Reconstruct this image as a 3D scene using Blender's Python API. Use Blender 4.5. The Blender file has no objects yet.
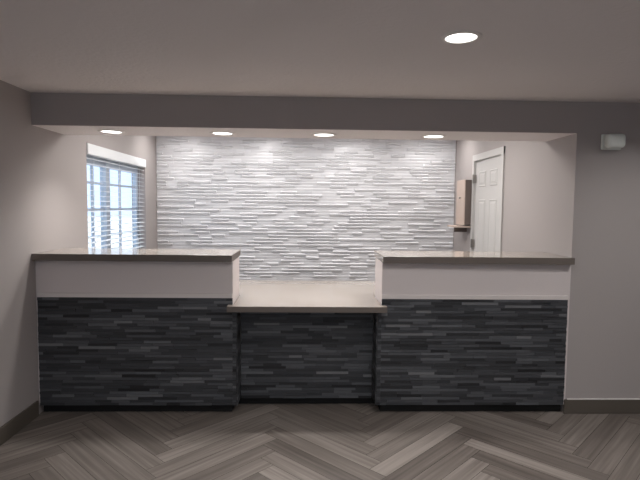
import bpy, bmesh, math, random
from mathutils import Vector, Matrix

C = bpy.context.scene.collection
SC = bpy.context.scene
PI = math.pi

# ------------------------------------------------------------------ camera
cam_d = bpy.data.cameras.new('camera')
cam = bpy.data.objects.new('camera', cam_d)
C.objects.link(cam)
cam_d.sensor_fit = 'HORIZONTAL'
cam_d.sensor_width = 36.0
cam_d.lens = 36.0 * 505.37 / 640.0
cam_d.clip_start = 0.05
pitch, roll, yaw = math.radians(3.844), math.radians(0.612), math.radians(1.686)
cam.matrix_world = (Matrix.Translation((0, 0, 1.5055)) @ Matrix.Rotation(-yaw, 4, 'Z')
                    @ Matrix.Rotation(PI / 2 - pitch, 4, 'X') @ Matrix.Rotation(roll, 4, 'Z'))
SC.camera = cam

# ------------------------------------------------------------------ world, sun, exposure
w = bpy.data.worlds.new('sky')
SC.world = w
w.use_nodes = True
bgn = w.node_tree.nodes['Background']
bgn.inputs[0].default_value = (0.70, 0.83, 1.0, 1)
bgn.inputs[1].default_value = 1.6
sun_d = bpy.data.lights.new('sun', 'SUN')
sun_d.energy = 7.0
sun_d.angle = 0.02
sun_d.color = (1.0, 0.97, 0.92)
sun = bpy.data.objects.new('sun', sun_d)
C.objects.link(sun)
sun.rotation_euler = (math.radians(-22), math.radians(38), 0)   # comes over the building from beyond its right rear corner
SC.view_settings.view_transform = 'Standard'
SC.view_settings.look = 'None'
SC.view_settings.exposure = 0.0
SC.view_settings.gamma = 1.0
SC.view_settings.use_curve_mapping = False

LOBBY_W, SOFFIT_W, OFFICE_W = 9.8, 4.0, 18.0      # lamp powers, used by the downlight builder

# ------------------------------------------------------------------ main sizes (metres)
XL, XR = -1.890, 1.925          # opening between left wall and right jamb
YD = 3.581                      # face of the soffit and of the right hand wall
YS = 4.051                      # rear of the soffit
YB = 6.484                      # face of the tiled wall
ZC, ZS, ZO = 2.262, 2.041, 2.42  # lobby ceiling, soffit underside, office ceiling
XE, YE = 4.6, -2.5              # far side and rear of the lobby


# ------------------------------------------------------------------ materials
def mat(name, color, rough=0.6, spec=0.5, metal=0.0):
    m = bpy.data.materials.new(name)
    m.use_nodes = True
    b = m.node_tree.nodes['Principled BSDF']
    b.inputs['Base Color'].default_value = (*color, 1)
    b.inputs['Roughness'].default_value = rough
    b.inputs['Specular IOR Level'].default_value = spec
    b.inputs['Metallic'].default_value = metal
    return m


def nodes(m):
    return m.node_tree.nodes, m.node_tree.links, m.node_tree.nodes['Principled BSDF']


def noise_bump(m, scale, strength, dist=0.002, detail=3.0):
    n, l, b = nodes(m)
    tc = n.new('ShaderNodeTexCoord')
    nz = n.new('ShaderNodeTexNoise')
    nz.inputs['Scale'].default_value = scale
    nz.inputs['Detail'].default_value = detail
    bp = n.new('ShaderNodeBump')
    bp.inputs['Strength'].default_value = strength
    bp.inputs['Distance'].default_value = dist
    l.new(tc.outputs['Object'], nz.inputs['Vector'])
    l.new(nz.outputs['Fac'], bp.inputs['Height'])
    l.new(bp.outputs['Normal'], b.inputs['Normal'])
    return m


def tone_mat(name, stops, rough=0.6, spec=0.5, grain=0.0, gscale=(1, 1, 1)):
    """colour from a per-face 'tone' attribute, mixed with stretched noise along the face's UV"""
    m = mat(name, (0.5, 0.5, 0.5), rough, spec)
    n, l, b = nodes(m)
    at = n.new('ShaderNodeAttribute')
    at.attribute_name = 'tone'
    fac = at.outputs['Fac']
    if grain:
        uv = n.new('ShaderNodeAttribute')
        uv.attribute_name = 'grain'
        mp = n.new('ShaderNodeMapping')
        mp.inputs['Scale'].default_value = gscale
        nz = n.new('ShaderNodeTexNoise')
        nz.inputs['Scale'].default_value = 1.0
        nz.inputs['Detail'].default_value = 4.0
        l.new(uv.outputs['Vector'], mp.inputs['Vector'])
        l.new(mp.outputs['Vector'], nz.inputs['Vector'])
        s = n.new('ShaderNodeMath'); s.operation = 'SUBTRACT'; s.inputs[1].default_value = 0.5
        g = n.new('ShaderNodeMath'); g.operation = 'MULTIPLY'; g.inputs[1].default_value = grain
        a = n.new('ShaderNodeMath'); a.operation = 'ADD'; a.use_clamp = True
        l.new(nz.outputs['Fac'], s.inputs[0]); l.new(s.outputs[0], g.inputs[0])
        l.new(g.outputs[0], a.inputs[0]); l.new(fac, a.inputs[1])
        fac = a.outputs[0]
    cr = n.new('ShaderNodeValToRGB')
    el = cr.color_ramp.elements
    el[0].position, el[0].color = stops[0][0], (*stops[0][1], 1)
    el[1].position, el[1].color = stops[-1][0], (*stops[-1][1], 1)
    for p, c in stops[1:-1]:
        e = el.new(p); e.color = (*c, 1)
    l.new(fac, cr.inputs['Fac'])
    l.new(cr.outputs['Color'], b.inputs['Base Color'])
    return m


M = {}
M['wall'] = noise_bump(mat('greige_paint', (0.40, 0.365, 0.355), 0.75, 0.3), 90, 0.25)
M['soffit'] = M['wall']
M['ceiling'] = noise_bump(mat('textured_ceiling_paint', (0.78, 0.735, 0.735), 0.85, 0.2), 38, 0.6, 0.006)
M['white'] = mat('white_paint', (0.78, 0.74, 0.72), 0.55, 0.4)
M['band'] = noise_bump(mat('pale_painted_panel', (0.66, 0.60, 0.59), 0.6, 0.4), 90, 0.2)
M['trim'] = mat('pale_edge_trim', (0.70, 0.65, 0.63), 0.4, 0.5)
M['base'] = mat('taupe_baseboard', (0.10, 0.085, 0.07), 0.6, 0.4)
M['caulk'] = mat('white_caulk', (0.75, 0.73, 0.71), 0.6, 0.3)
M['laminate'] = mat('glossy_taupe_laminate', (0.30, 0.262, 0.228), 0.08, 0.6)
M['edge'] = mat('dark_taupe_edge_band', (0.15, 0.126, 0.11), 0.5, 0.4)
M['toe'] = mat('black_toe_kick', (0.012, 0.012, 0.012), 0.6, 0.3)
M['tile'] = tone_mat('white_ledger_tile', [(0, (0.60, 0.60, 0.62)), (1, (0.83, 0.83, 0.855))], 0.35, 0.5)
M['stone'] = tone_mat('charcoal_ledger_tile', [(0, (0.014, 0.014, 0.016)), (0.5, (0.052, 0.054, 0.060)), (0.8, (0.10, 0.104, 0.114)), (1, (0.17, 0.172, 0.18))],
                      0.5, 0.45, 0.25, (18, 160, 1))
M['floor'] = tone_mat('wood_look_plank', [(0, (0.085, 0.070, 0.062)), (0.5, (0.165, 0.142, 0.126)), (1, (0.30, 0.265, 0.24))], 0.42, 0.4, 1.1, (1.4, 42, 1))
M['seam'] = mat('dark_seam', (0.05, 0.042, 0.038), 0.7, 0.2)
M['door'] = mat('white_door_paint', (0.56, 0.545, 0.53), 0.45, 0.45)
M['metal'] = mat('dull_metal', (0.35, 0.33, 0.31), 0.35, 0.5, 0.9)
M['wood'] = noise_bump(mat('pale_pinkish_wood', (0.56, 0.45, 0.39), 0.55, 0.4), 30, 0.2)
M['wood_shaded'] = mat('shaded_cabinet_side', (0.15, 0.118, 0.105), 0.55, 0.4)  # near side's shade is put into this darker brown
M['plastic'] = mat('off_white_plastic', (0.82, 0.86, 0.82), 0.45, 0.5)
M['plastic_dark'] = mat('grey_plastic', (0.10, 0.10, 0.095), 0.5, 0.4)
M['blind'] = mat('white_blind', (0.80, 0.82, 0.84), 0.5, 0.4)
M['frame'] = mat('grey_white_window_frame', (0.54, 0.59, 0.66), 0.45, 0.5)
M['ground'] = noise_bump(mat('pale_pavement', (0.62, 0.64, 0.68), 0.9, 0.2), 3, 0.3, 0.01)


def emit(name, color, s):
    m = bpy.data.materials.new(name); m.use_nodes = True
    n = m.node_tree.nodes; n.clear()
    e = n.new('ShaderNodeEmission'); o = n.new('ShaderNodeOutputMaterial')
    e.inputs[0].default_value = (*color, 1); e.inputs[1].default_value = s
    m.node_tree.links.new(e.outputs[0], o.inputs[0])
    return m


M['lens'] = emit('lit_lens', (1.0, 0.97, 0.93), 5.0)
g = bpy.data.materials.new('clear_glass'); g.use_nodes = True
n = g.node_tree.nodes; n.clear()
_t = n.new('ShaderNodeBsdfTransparent'); _g = n.new('ShaderNodeBsdfGlossy'); _x = n.new('ShaderNodeMixShader'); _o = n.new('ShaderNodeOutputMaterial')
_x.inputs[0].default_value = 0.05
_t.inputs[0].default_value = (0.93, 0.97, 1.0, 1); _g.inputs['Roughness'].default_value = 0.02
g.node_tree.links.new(_t.outputs[0], _x.inputs[1])
g.node_tree.links.new(_g.outputs[0], _x.inputs[2]); g.node_tree.links.new(_x.outputs[0], _o.inputs[0])
M['glass'] = g


# ------------------------------------------------------------------ mesh helpers
class MB:
    """collects shapes, then links them as ONE mesh object"""
    def __init__(self):
        self.v, self.f, self.t, self.g, self.mi = [], [], [], [], []

    def face(self, pts, tone=0.5, grain=None, mi=0):
        i = len(self.v)
        self.v += [tuple(p) for p in pts]
        self.f.append(tuple(range(i, i + len(pts))))
        self.t.append(tone); self.mi.append(mi)
        self.g += list(grain) if grain else [(p[0], p[2], p[1]) for p in pts]
        return self

    def box(self, x0, x1, y0, y1, z0, z1, tone=0.5, mi=0, mis=None):
        P = [(x, y, z) for x in (x0, x1) for y in (y0, y1) for z in (z0, z1)]
        for k, q in enumerate(((0, 1, 3, 2), (4, 6, 7, 5), (0, 4, 5, 1), (2, 3, 7, 6), (0, 2, 6, 4), (1, 5, 7, 3))):
            # order of faces: -x, +x, -y, +y, -z, +z
            self.face([P[i] for i in q], tone, None, mis[k] if mis else mi)
        return self

    def prism(self, poly, z0, z1, mi=0, side_mi=None):
        s = mi if side_mi is None else side_mi
        n_ = len(poly)
        self.face([(x, y, z1) for x, y in poly], mi=mi)
        self.face([(x, y, z0) for x, y in reversed(poly)], mi=mi)
        for i in range(n_):
            a, b = poly[i], poly[(i + 1) % n_]
            self.face([(a[0], a[1], z0), (b[0], b[1], z0), (b[0], b[1], z1), (a[0], a[1], z1)], mi=s)
        return self

    def lathe(self, prof, seg=40, axis='Z', at=(0, 0, 0)):
        """prof: (radius, height) list"""
        def P(r, h, a):
            c, s = r * math.cos(a), r * math.sin(a)
            q = {'Z': (c, s, h), 'Y': (c, h, s), 'X': (h, c, s)}[axis]
            return tuple(q[i] + at[i] for i in range(3))
        for i in range(len(prof) - 1):
            (r0, h0), (r1, h1) = prof[i], prof[i + 1]
            for k in range(seg):
                a, b = 2 * PI * k / seg, 2 * PI * (k + 1) / seg
                pts = [P(r0, h0, a), P(r0, h0, b), P(r1, h1, b), P(r1, h1, a)]
                if r0 < 1e-6: pts = [pts[0], pts[2], pts[3]]
                elif r1 < 1e-6: pts = pts[:3]
                self.face(pts)
        return self

    def build(self, name, mats, parent=None, bevel=0.0, smooth=False, weld=True):
        me = bpy.data.meshes.new(name)
        me.from_pydata(self.v, [], self.f)
        mats = mats if isinstance(mats, (list, tuple)) else [mats]
        for m in mats: me.materials.append(m)
        me.polygons.foreach_set('material_index', self.mi)
        a = me.attributes.new('tone', 'FLOAT', 'FACE'); a.data.foreach_set('value', self.t)
        a = me.attributes.new('grain', 'FLOAT_VECTOR', 'CORNER')
        a.data.foreach_set('vector', [c for q in self.g for c in q])
        if weld:
            bm = bmesh.new(); bm.from_mesh(me)
            bmesh.ops.remove_doubles(bm, verts=bm.verts, dist=1e-5)
            bmesh.ops.recalc_face_normals(bm, faces=bm.faces)
            bm.to_mesh(me); bm.free()
        if smooth:
            me.polygons.foreach_set('use_smooth', [True] * len(me.polygons))
        o = bpy.data.objects.new(name, me)
        C.objects.link(o)
        if parent is not None:
            o.parent = parent
            o.matrix_parent_inverse = Matrix.Translation(-parent.location) if parent.type == 'EMPTY' else Matrix()
        if bevel:
            b = o.modifiers.new('bevel', 'BEVEL'); b.width = bevel; b.segments = 2; b.limit_method = 'ANGLE'
        return o


def struct(o):
    o['kind'] = 'structure'
    return o


def thing(name, loc, label, cat, group=None):
    o = bpy.data.objects.new(name, None)
    C.objects.link(o)
    o.location = loc
    o.empty_display_size = 0.1
    o['label'] = label; o['category'] = cat
    if group: o['group'] = group
    return o


# ------------------------------------------------------------------ floor: herringbone planks
def clip(poly, x0, x1, y0, y1):
    def cut(P, f, inter):
        out = []
        for i in range(len(P)):
            a, b = P[i], P[(i + 1) % len(P)]
            fa, fb = f(a), f(b)
            if fa >= 0: out.append(a)
            if (fa >= 0) != (fb >= 0):
                t = fa / (fa - fb)
                out.append(tuple(a[k] + t * (b[k] - a[k]) for k in range(len(a))))
        return out
    for f in (lambda p: p[0] - x0, lambda p: x1 - p[0], lambda p: p[1] - y0, lambda p: y1 - p[1]):
        if len(poly) < 3: return []
        poly = cut(poly, f, None)
    return poly if len(poly) >= 3 else []


def herringbone():
    rnd = random.Random(11)
    Lp, W, gap = 0.900, 0.118, 0.0012
    mb = MB()
    x0, x1, y0, y1 = XL, XE, YE, YB + 0.01
    mb.box(x0, x1, y0, y1, -0.10, -0.0015, mi=1)
    c45 = math.sqrt(0.5)
    ox, oy = 1.10 - Lp * c45, 3.05      # puts the valleys and peaks where the photo has them

    def add(u0, v0, du, dv, along_u):
        P = []
        for (u, v) in ((u0 + gap, v0 + gap), (u0 + du - gap, v0 + gap), (u0 + du - gap, v0 + dv - gap), (u0 + gap, v0 + dv - gap)):
            a, b = (u - u0, v - v0) if along_u else (v - v0, u - u0)
            P.append((c45 * (u - v) + ox, c45 * (u + v) + oy, a, b))
        P = clip(P, x0, x1, y0, y1)
        if not P: return
        s = rnd.random() * 50
        mb.face([(p[0], p[1], 0) for p in P], tone=min(1, max(0, rnd.gauss(0.50, 0.17))), grain=[(p[2] + s, p[3] + s, s) for p in P], mi=0)
    for j in range(-8, 9):
        for i in range(-90, 91):
            u, v = i * W + j * Lp, i * W - j * Lp
            add(u, v, Lp, W, True)                     # one leg of the zigzag
            add(u + Lp - W + W, v - Lp + W + 0.0, W, Lp, False)   # the other leg
    return mb.build('floor', [M['floor'], M['seam']], weld=False)


struct(herringbone())

# ------------------------------------------------------------------ shell
WY0, WY1, WZ0, WZ1 = 4.45, 6.05, 0.86, 2.03          # window opening in the left wall
mb = MB()
for a in ((YE - 0.1, WY0, 0, 2.6), (WY1, YB + 0.14, 0, 2.6), (WY0, WY1, 0, WZ0), (WY0, WY1, WZ1, 2.6)):
    mb.box(XL - 0.16, XL, a[0], a[1], a[2], a[3])
struct(mb.build('wall_left', M['wall']))

wb = struct(MB().box(XL, XR + 0.12, YB + 0.02, YB + 0.14, 0, 2.6).build('wall_back', M['white']))


def ledger(x0, x1, z0, z1, y, rowh, lmin, lmax, rnd, depth, base=0.004, tmean=0.5, tdev=0.2, slope=0.0, gap=0.0006, lean=0.0):
    """rows of long thin tiles standing out from the plane y towards -y by different amounts"""
    mb = MB()
    mb.box(x0, x1, y - base, y, z0, z1, tone=0.1)
    rows = max(1, round((z1 - z0) / rowh)); h = (z1 - z0) / rows
    for r in range(rows):
        x = x0 - rnd.random() * lmax
        za, zb = z0 + r * h + gap, z0 + (r + 1) * h - gap
        while x < x1 - 0.004:
            xe = x + rnd.uniform(lmin, lmax)
            a, b = max(x, x0) + gap, min(xe, x1) - gap
            x = xe
            if b - a < 0.006: continue
            p = y - base - (rnd.uniform(0.2, 1.0) if not lean else rnd.uniform(0.75, 1.0) if rnd.random() < 0.55 else rnd.uniform(0.10, 0.25)) * depth
            t = min(1, max(0, rnd.gauss(tmean, tdev)))
            s = rnd.random() * 30
            zs = zb - (zb - za) * slope
            pt = y - base - 0.001 if slope else p
            pb = p + (y - base - p) * lean
            prof = [(y - base, za), (pb, za + 0.0008), (p, zs), (pt, zb), (y - base, zb)]
            for k in range(4):
                (ya, q0), (yb, q1) = prof[k], prof[k + 1]
                if abs(ya - yb) + abs(q0 - q1) < 1e-6: continue
                mb.face([(a, ya, q0), (b, ya, q0), (b, yb, q1), (a, yb, q1)], t, [(a + s, q0, s), (b + s, q0, s), (b + s, q1, s), (a + s, q1, s)])
            for xx, fl in ((a, 1), (b, 0)):
                poly = [(xx, yy, zz) for yy, zz in prof]
                mb.face(poly if fl else poly[::-1], t)
    return mb


tl = ledger(XL + 0.005, XR - 0.005, 0.10, ZO - 0.005, YB + 0.02, 0.040, 0.13, 0.25, random.Random(4), 0.022, tmean=0.48, tdev=0.15, slope=0.42, lean=0.35)
tc = tl.build('tile_cladding', M['tile'], wb, weld=False)
tc['label'] = 'white textured ledger tile covering the wall'

# right hand wall of the office with the doorway
DY0, DY1, DZ = 4.94, 5.735, 2.035
mb = MB()
for a in ((YD + 0.12, DY0, 0, 2.6), (DY1, YB + 0.02, 0, 2.6), (DY0, DY1, DZ, 2.6)):
    mb.box(XR, XR + 0.12, a[0], a[1], a[2], a[3])
struct(mb.build('wall_right', M['wall']))
struct(MB().box(XR, XE, YD, YD + 0.12, 0, 2.6).build('wall_front', M['wall']))
struct(MB().box(XL, XR, YD, YS, ZS, 2.6, mis=(0, 0, 0, 0, 1, 0)).build('soffit', [M['soffit'], M['ceiling']]))
struct(MB().box(XL, XE, YE, YD, ZC, 2.6).build('ceiling', M['ceiling']))
struct(MB().box(XL, XR, YS, YB + 0.02, ZO, 2.6).build('ceiling_office', M['ceiling']))
struct(MB().box(XE, XE + 0.12, YE - 0.1, YD + 0.12, 0, 2.6).build('wall_side', M['wall']))
# lobby rear wall with the glazed entrance front
mb = MB()
EX0, EX1, EZ0, EZ1 = -1.4, 1.6, 0.75, 2.05
mb.box(XL, EX0, YE - 0.1, YE, 0, 2.6).box(EX1, XE, YE - 0.1, YE, 0, 2.6).box(EX0, EX1, YE - 0.1, YE, EZ1, 2.6).box(EX0, EX1, YE - 0.1, YE, 0, EZ0)
struct(mb.build('wall_rear', M['wall']))
win2 = MB()
for k in range(4):
    x = EX0 + k * (EX1 - EX0 - 0.05) / 3
    win2.box(x, x + 0.05, YE - 0.08, YE - 0.03, EZ0, EZ1)
win2.box(EX0, EX1, YE - 0.079, YE - 0.031, EZ1 - 0.05, EZ1).box(EX0, EX1, YE - 0.079, YE - 0.031, EZ0, EZ0 + 0.05)
w2 = struct(win2.build('window_2', M['frame'], weld=False))
MB().box(EX0 + 0.02, EX1 - 0.02, YE - 0.058, YE - 0.052, EZ0 + 0.02, EZ1 - 0.02).build('pane', M['glass'], w2)

struct(MB().box(XL, XL + 0.014, YE, YD - 0.03, 0, 0.11).build('baseboard_left', M['base'], bevel=0.003))
struct(MB().box(XR - 0.012, XE, YD - 0.014, YD, 0, 0.106).build('baseboard_front', M['base'], bevel=0.003))
struct(MB().box(XR + 0.012, XE, YD - 0.010, YD, 0.106, 0.1105).build('trim_1', M['caulk']))
struct(MB().box(XR - 0.014, XR, YD + 0.5, DY0 - 0.08, 0, 0.11).build('baseboard_right', M['base'], bevel=0.003))
struct(MB().box(-40, 40, -40, 60, -0.4, -0.12).build('ground', M['ground']))

# ------------------------------------------------------------------ office window with frame, muntins, glass
GX = XL - 0.11
fr = MB()
def wbar(y0, y1, z0, z1, t=0.022):
    fr.box(GX - t, GX + t, y0, y1, z0, z1)
wbar(WY0, WY0 + 0.05, WZ0, WZ1); wbar(WY1 - 0.05, WY1, WZ0, WZ1)
wbar(WY0 + 0.05, WY1 - 0.05, WZ0, WZ0 + 0.05); wbar(WY0 + 0.05, WY1 - 0.05, WZ1 - 0.17, WZ1)
win1 = struct(fr.build('window_1', M['frame'], weld=False))
YM = 5.125
fr = MB(); wbar(YM - 0.05, YM + 0.05, WZ0 + 0.05, WZ1 - 0.05, 0.03)
fr.build('mullion', M['frame'], win1)
for (a, b) in ((WY0 + 0.05, YM - 0.05), (YM + 0.05, WY1 - 0.05)):
    MB().box(GX - 0.004, GX + 0.004, a, b, WZ0 + 0.05, WZ1 - 0.05).build('pane', M['glass'], win1)
    fr = MB()
    m_ = a + 0.55 * (b - a) if a < 5 else a + 0.42 * (b - a)
    wbar(m_ - 0.012, m_ + 0.012, WZ0 + 0.05, WZ1 - 0.05, 0.011)
    for z in (1.19, 1.45, 1.70):
        wbar(a, b, z - 0.011, z + 0.011, 0.0105)
    fr.build('muntin_grid', M['frame'], win1, weld=False)

# blind hung in the opening
bl = thing('window_blind', (XL - 0.035, (WY0 + WY1) / 2, WZ1), 'white horizontal slat blind lowered in the left window with its slats open', 'blind')
MB().box(XL - 0.065, XL + 0.012, WY0 + 0.004, WY1 - 0.004, WZ1 - 0.095, WZ1 - 0.003).build('valance', M['blind'], bl, bevel=0.004)
z = WZ1 - 0.125; zs_ = []
while z > WZ0 + 0.06:
    zs_.append(z); z -= 0.047
ang = math.radians(-6)
s0 = None
for z in zs_:
    if s0 is None:
        mb = MB(); xc = XL - 0.036
        dx, dz = 0.024 * math.cos(ang), 0.024 * math.sin(ang)
        a, b = WY0 + 0.012, WY1 - 0.012
        for sgn in (1,):
            P = [(xc - dx, z - dz - 0.0013), (xc + dx, z + dz - 0.0013), (xc + dx, z + dz + 0.0013), (xc, z + 0.0028), (xc - dx, z - dz + 0.0013)]
            mb.face([(x, a, q) for x, q in P]); mb.face([(x, b, q) for x, q in reversed(P)])
            for i in range(5):
                p, q = P[i], P[(i + 1) % 5]
                mb.face([(p[0], a, p[1]), (q[0], a, q[1]), (q[0], b, q[1]), (p[0], b, p[1])])
        s0 = mb.build('slat', M['blind'], bl); zf = z
    else:
        c = s0.copy(); C.objects.link(c); c.parent = bl; c.matrix_parent_inverse = s0.matrix_parent_inverse
        c.location.z += z - zf
MB().box(XL - 0.060, XL - 0.012, WY0 + 0.012, WY1 - 0.012, WZ0 + 0.012, WZ0 + 0.034).build('bottom_rail', M['blind'], bl, bevel=0.003)
for y in (WY0 + 0.18, (WY0 + WY1) / 2, WY1 - 0.18):
    MB().box(XL - 0.0125, XL - 0.0105, y - 0.0015, y + 0.0015, WZ0 + 0.03, WZ1 - 0.09).build('ladder_cord', M['blind'], bl)

# ------------------------------------------------------------------ office door
d1 = MB()
d1.box(XR + 0.008, XR + 0.045, DY0 + 0.012, DY1 - 0.012, 0.008, DZ - 0.012)
door = struct(d1.build('door_1', M['door']))
cs = MB()
cs.box(XR - 0.016, XR, DY0 - 0.065, DY0 + 0.004, 0, DZ + 0.065).box(XR - 0.016, XR, DY1 - 0.004, DY1 + 0.05, 0, DZ + 0.065).box(XR - 0.0155, XR, DY0 - 0.065, DY1 + 0.05, DZ - 0.004, DZ + 0.065)
cs.box(XR, XR + 0.06, DY0, DY0 + 0.010, 0, DZ).box(XR, XR + 0.06, DY1 - 0.010, DY1, 0, DZ).box(XR, XR + 0.06, DY0, DY1, DZ - 0.010, DZ)
cs.build('door_casing', M['door'], door, weld=False)
pw = (DY1 - DY0 - 0.024 - 0.36) / 2
for col in range(2):
    ya = DY0 + 0.012 + 0.12 + col * (pw + 0.12)
    for za, zb in ((0.22, 0.80), (0.95, 1.595), (1.735, 1.905)):
        p = MB()
        # raised panel: sunk moulding round a raised field
        o0, o1, i0, i1 = ya, ya + pw, ya + 0.035, ya + pw - 0.035
        X0, X1 = XR + 0.008, XR + 0.001
        rings = [(0.0, X0 - 0.0005), (0.008, X0 - 0.006), (0.022, X0 - 0.001), (0.045, X0 - 0.007)]
        for k in range(3):
            (q0, xa), (q1, xb) = rings[k], rings[k + 1]
            A = [(xa, o0 + q0, za + q0), (xa, o1 - q0, za + q0), (xa, o1 - q0, zb - q0), (xa, o0 + q0, zb - q0)]
            B = [(xb, o0 + q1, za + q1), (xb, o1 - q1, za + q1), (xb, o1 - q1, zb - q1), (xb, o0 + q1, zb - q1)]
            for i in range(4):
                j = (i + 1) % 4
                p.face([A[i], A[j], B[j], B[i]])
        p.face(B)
        p.build('raised_panel', M['door'], door)
for z in (0.25, 1.10, 1.83):
    MB().lathe([(0, -0.05), (0.010, -0.05), (0.010, 0.05), (0, 0.05)], 12, 'Z', (XR - 0.022, DY1 - 0.012, z)).box(XR - 0.017, XR + 0.006, DY1 - 0.04, DY1 + 0.008, z - 0.045, z + 0.045).build('hinge', M['metal'], door, weld=False)
MB().lathe([(0, 0.008), (0.032, 0.008), (0.032, -0.004), (0.012, -0.008), (0.012, -0.04), (0.026, -0.046), (0.030, -0.062), (0.02, -0.076), (0, -0.078)], 20, 'X', (XR, DY0 + 0.075, 0.95)).build('door_handle', M['metal'], door, smooth=True)

# ------------------------------------------------------------------ reception counter units
SF = 3.555            # face of the dark stone
rs = random.Random(21)


def stone_part(parent, x0, x1, z0, z1, y, sides=(), corner=None):
    mb = ledger(x0, x1, z0, z1, y, 0.0205, 0.09, 0.28, rs, 0.010, tmean=0.50, tdev=0.22)
    if corner:                                   # cladding turned round the free end, below the desk top
        q = ledger(corner[0], corner[1], z0, 0.761, y, 0.0205, 0.09, 0.28, rs, 0.010, tmean=0.5, tdev=0.22)
        q.box(corner[0], corner[1], y, 3.93, z0, 0.761, tone=0.1)
        off = len(mb.v)
        mb.v += q.v; mb.f += [tuple(i + off for i in f) for f in q.f]
        mb.t += q.t; mb.g += q.g; mb.mi += q.mi
    for (sx, ya, yb, za, zb, outward) in sides:
        # stone on a side face, built flat then turned
        q = ledger(ya, yb, za, zb, 0.0, 0.0205, 0.09, 0.28, rs, 0.006, tmean=0.5, tdev=0.22)
        off = len(mb.v)
        mb.v += [(sx + (-p[1] if outward > 0 else p[1]), p[0], p[2]) for p in q.v]
        mb.f += [tuple(i + off for i in f) for f in q.f]
        mb.t += q.t; mb.g += q.g; mb.mi += q.mi
    return mb.build('stone_cladding', M['stone'], parent, weld=False)


def counter(x0, x1, inner, label, grp):
    """inner = +1 if the free end faces +x"""
    cx = (x0 + x1) / 2
    t = thing('reception_counter', (cx, 3.74, 0), label, 'counter', grp)
    yb = 3.93
    MB().box(x0, x1, 3.577, yb, 0.067, 1.106).build('body', M['band'], t)
    if inner > 0:
        sx0, sx1 = x0 + 0.012, x1
        side = [(x1 + 0.027, 3.562, yb, 0.067, 0.761, 1)]; cor = (x1, x1 + 0.027)
        b0, b1 = x0, x1 + 0.002
    else:
        sx0, sx1 = x0, x1 - 0.018
        side = [(x0 - 0.027, 3.562, yb, 0.067, 0.761, -1)]; cor = (x0 - 0.027, x0)
        b0, b1 = x0 - 0.002, x1
    stone_part(t, sx0, sx1, 0.067, 0.846, 3.576, side, cor)
    MB().box(b0, b1, 3.528, 4.00, 1.108, 1.156, mis=(0, 1 if inner > 0 else 0, 1, 1, 0, 0)).build('bar_top', [M['laminate'], M['edge']], t, bevel=0.002)  # free ends: left dark, right pale, window light put into their colours
    MB().box(sx0, sx1, 3.566, 3.5765, 0.8465, 0.876).build('edge_trim', M['trim'], t, bevel=0.001)
    MB().box(x0 + 0.01, x1 - 0.01, 3.62, yb - 0.02, 0.0, 0.066).build('toe_kick', M['toe'], t)
    return t


counter(XL + 0.002, -0.512, 1, 'long reception counter clad in dark stone against the left wall', 'stone clad reception counters')
counter(0.553, XR - 0.002, -1, 'long reception counter clad in dark stone beside the right wall, near the door', 'stone clad reception counters')

# lower desk between them
desk = thing('reception_desk', (0.02, 3.9, 0), 'low beige-topped reception desk set back between the two stone counters', 'desk')
poly = [(-0.540, 3.485), (0.580, 3.485), (0.580, 3.553), (0.548, 3.553), (0.548, 3.945), (1.90, 3.945), (1.90, 4.72), (-1.868, 4.72), (-1.868, 3.945), (-0.507, 3.945), (-0.507, 3.553), (-0.540, 3.553)]
MB().prism(poly, 0.763, 0.803, 0, 1).build('desk_top', [M['laminate'], M['edge']], desk)
stone_part(desk, -0.472, 0.513, 0.062, 0.7615, 3.722)
MB().box(-0.472, 0.513, 3.7225, 3.76, 0.062, 0.7615).build('modesty_panel', M['toe'], desk)
MB().box(-0.520, 0.561, 3.765, 3.785, 0.0, 0.0615).build('toe_kick', M['toe'], desk)
for x in (-1.84, -0.62, 0.66, 1.84):
    MB().box(x - 0.02, x + 0.02, 4.02, 4.66, 0.0, 0.7625).build('support_panel', M['band'], desk)


# ------------------------------------------------------------------ recessed downlights
def downlight(x, y, z, r, watts, label, group, color=(1.0, 0.97, 0.945), spread=150):
    t = thing('recessed_downlight', (x, y, z), label, 'ceiling light', group)
    MB().lathe([(r * 1.32, 0.0), (r * 1.30, -0.004), (r * 1.02, -0.007), (r, -0.003), (r, -0.001)], 48, 'Z', (x, y, z)).build('trim_ring', M['white'], t, smooth=True)
    MB().lathe([(r * 1.0, -0.0020), (r * 0.6, -0.0030), (0, -0.0032)], 48, 'Z', (x, y, z)).build('lens', M['lens'], t, smooth=True)
    ld = bpy.data.lights.new('downlight_lamp', 'AREA')
    ld.shape = 'DISK'; ld.size = r * 1.9; ld.energy = watts; ld.color = color
    ld.spread = math.radians(spread)
    lo = bpy.data.objects.new('downlight_lamp', ld)
    C.objects.link(lo)
    lo.parent = t
    lo.location = (0, 0, -0.012)
    return t


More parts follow.
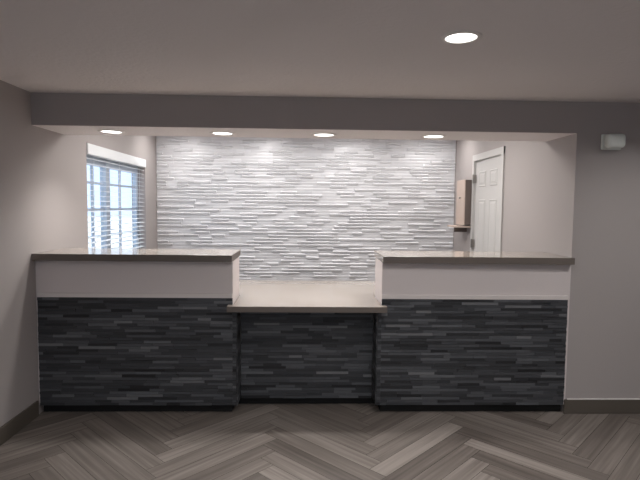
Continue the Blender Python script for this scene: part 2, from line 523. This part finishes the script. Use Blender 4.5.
downlight(0.685, 2.284, ZC, 0.068, LOBBY_W, 'bright round recessed light in the grey lobby ceiling, above and in front of the soffit', 'lobby ceiling lights')
for x, y in ((2.35, 2.60), (-0.62, 1.35), (0.685, 0.4), (2.55, 0.4), (-0.85, -0.3), (0.685, -1.2), (2.55, -1.2)):
    downlight(x, y, ZC, 0.068, LOBBY_W, 'round recessed light in the lobby ceiling outside the picture, towards the entrance', 'lobby ceiling lights')
for x, lb in ((-1.441, 'round recessed light in the soffit, leftmost of four, before the window'),
              (-0.622, 'second round soffit light from the left, over the left counter end'),
              (0.134, 'third round soffit light from the left, over the low desk'),
              (0.962, 'round recessed light in the soffit, rightmost of four, over the right counter')):
    downlight(x, 3.83, ZS, 0.072, SOFFIT_W, lb, 'soffit downlights', spread=105)
for x in (-0.85, 0.88):
    y = 4.72
    t = thing('panel_light', (x, y, ZO), 'square lit panel light in the office ceiling hidden behind the soffit', 'ceiling light', 'office ceiling lights')
    fr = MB()
    for a in ((-0.32, -0.29, -0.32, 0.32), (0.29, 0.32, -0.32, 0.32), (-0.29, 0.29, -0.32, -0.29), (-0.29, 0.29, 0.29, 0.32)):
        fr.box(x + a[0], x + a[1], y + a[2], y + a[3], ZO - 0.020, ZO)
    fr.build('frame', M['white'], t, weld=False)
    MB().box(x - 0.29, x + 0.29, y - 0.29, y + 0.29, ZO - 0.012, ZO - 0.002).build('diffuser', M['lens'], t)
    ld = bpy.data.lights.new('panel_lamp', 'AREA')
    ld.shape = 'SQUARE'; ld.size = 0.56; ld.energy = OFFICE_W; ld.color = (1.0, 0.965, 0.93)
    lo = bpy.data.objects.new('panel_lamp', ld); C.objects.link(lo); lo.parent = t
    lo.location = (0, 0, -0.024)

for x in (-1.50, -0.50, 0.52, 1.54):  # unseen lamps, added to brighten the upper edges of the tiles
    downlight(x, 5.98, ZO, 0.060, 5.2, 'small unseen round light added in the office ceiling to brighten the tiled wall', 'added tiled wall lights', spread=175)

# ------------------------------------------------------------------ wall cabinet beside the door
cb = thing('wall_cabinet', (XR, 5.96, 1.30), 'small pale wooden wall cabinet between the tiled wall and the white door', 'cabinet')
MB().box(XR - 0.085, XR - 0.0005, 5.79, 6.09, 1.305, 1.825).build('body', M['wood_shaded'], cb, bevel=0.003)
MB().box(XR - 0.097, XR - 0.0855, 5.788, 6.092, 1.303, 1.827).build('door', M['wood'], cb, bevel=0.003)
MB().lathe([(0, -0.022), (0.010, -0.020), (0.012, -0.012), (0.006, -0.008), (0.006, 0.0)], 16, 'X', (XR - 0.097, 5.93, 1.62)).build('knob', M['metal'], cb, smooth=True)
MB().box(XR - 0.19, XR - 0.0005, 5.80, 6.13, 1.272, 1.292).build('ledge', M['wood'], cb, bevel=0.003)
MB().prism([(XR - 0.15, 5.97), (XR - 0.0005, 5.97), (XR - 0.0005, 5.985), (XR - 0.15, 5.985)], 1.215, 1.272).build('bracket', M['wood_shaded'], cb)

# ------------------------------------------------------------------ white device high on the right wall
al = thing('wall_alarm', (2.15, YD, 1.93), 'small pale plastic alarm box high on the grey wall right of the opening', 'alarm')
MB().box(2.096, 2.240, YD - 0.020, YD - 0.0005, 1.926, 2.036).build('back_plate', M['plastic'], al, bevel=0.008)
h = MB().box(2.102, 2.228, YD - 0.100, YD - 0.0205, 1.932, 2.032).build('housing', M['plastic'], al, bevel=0.028)
h.modifiers['bevel'].segments = 5
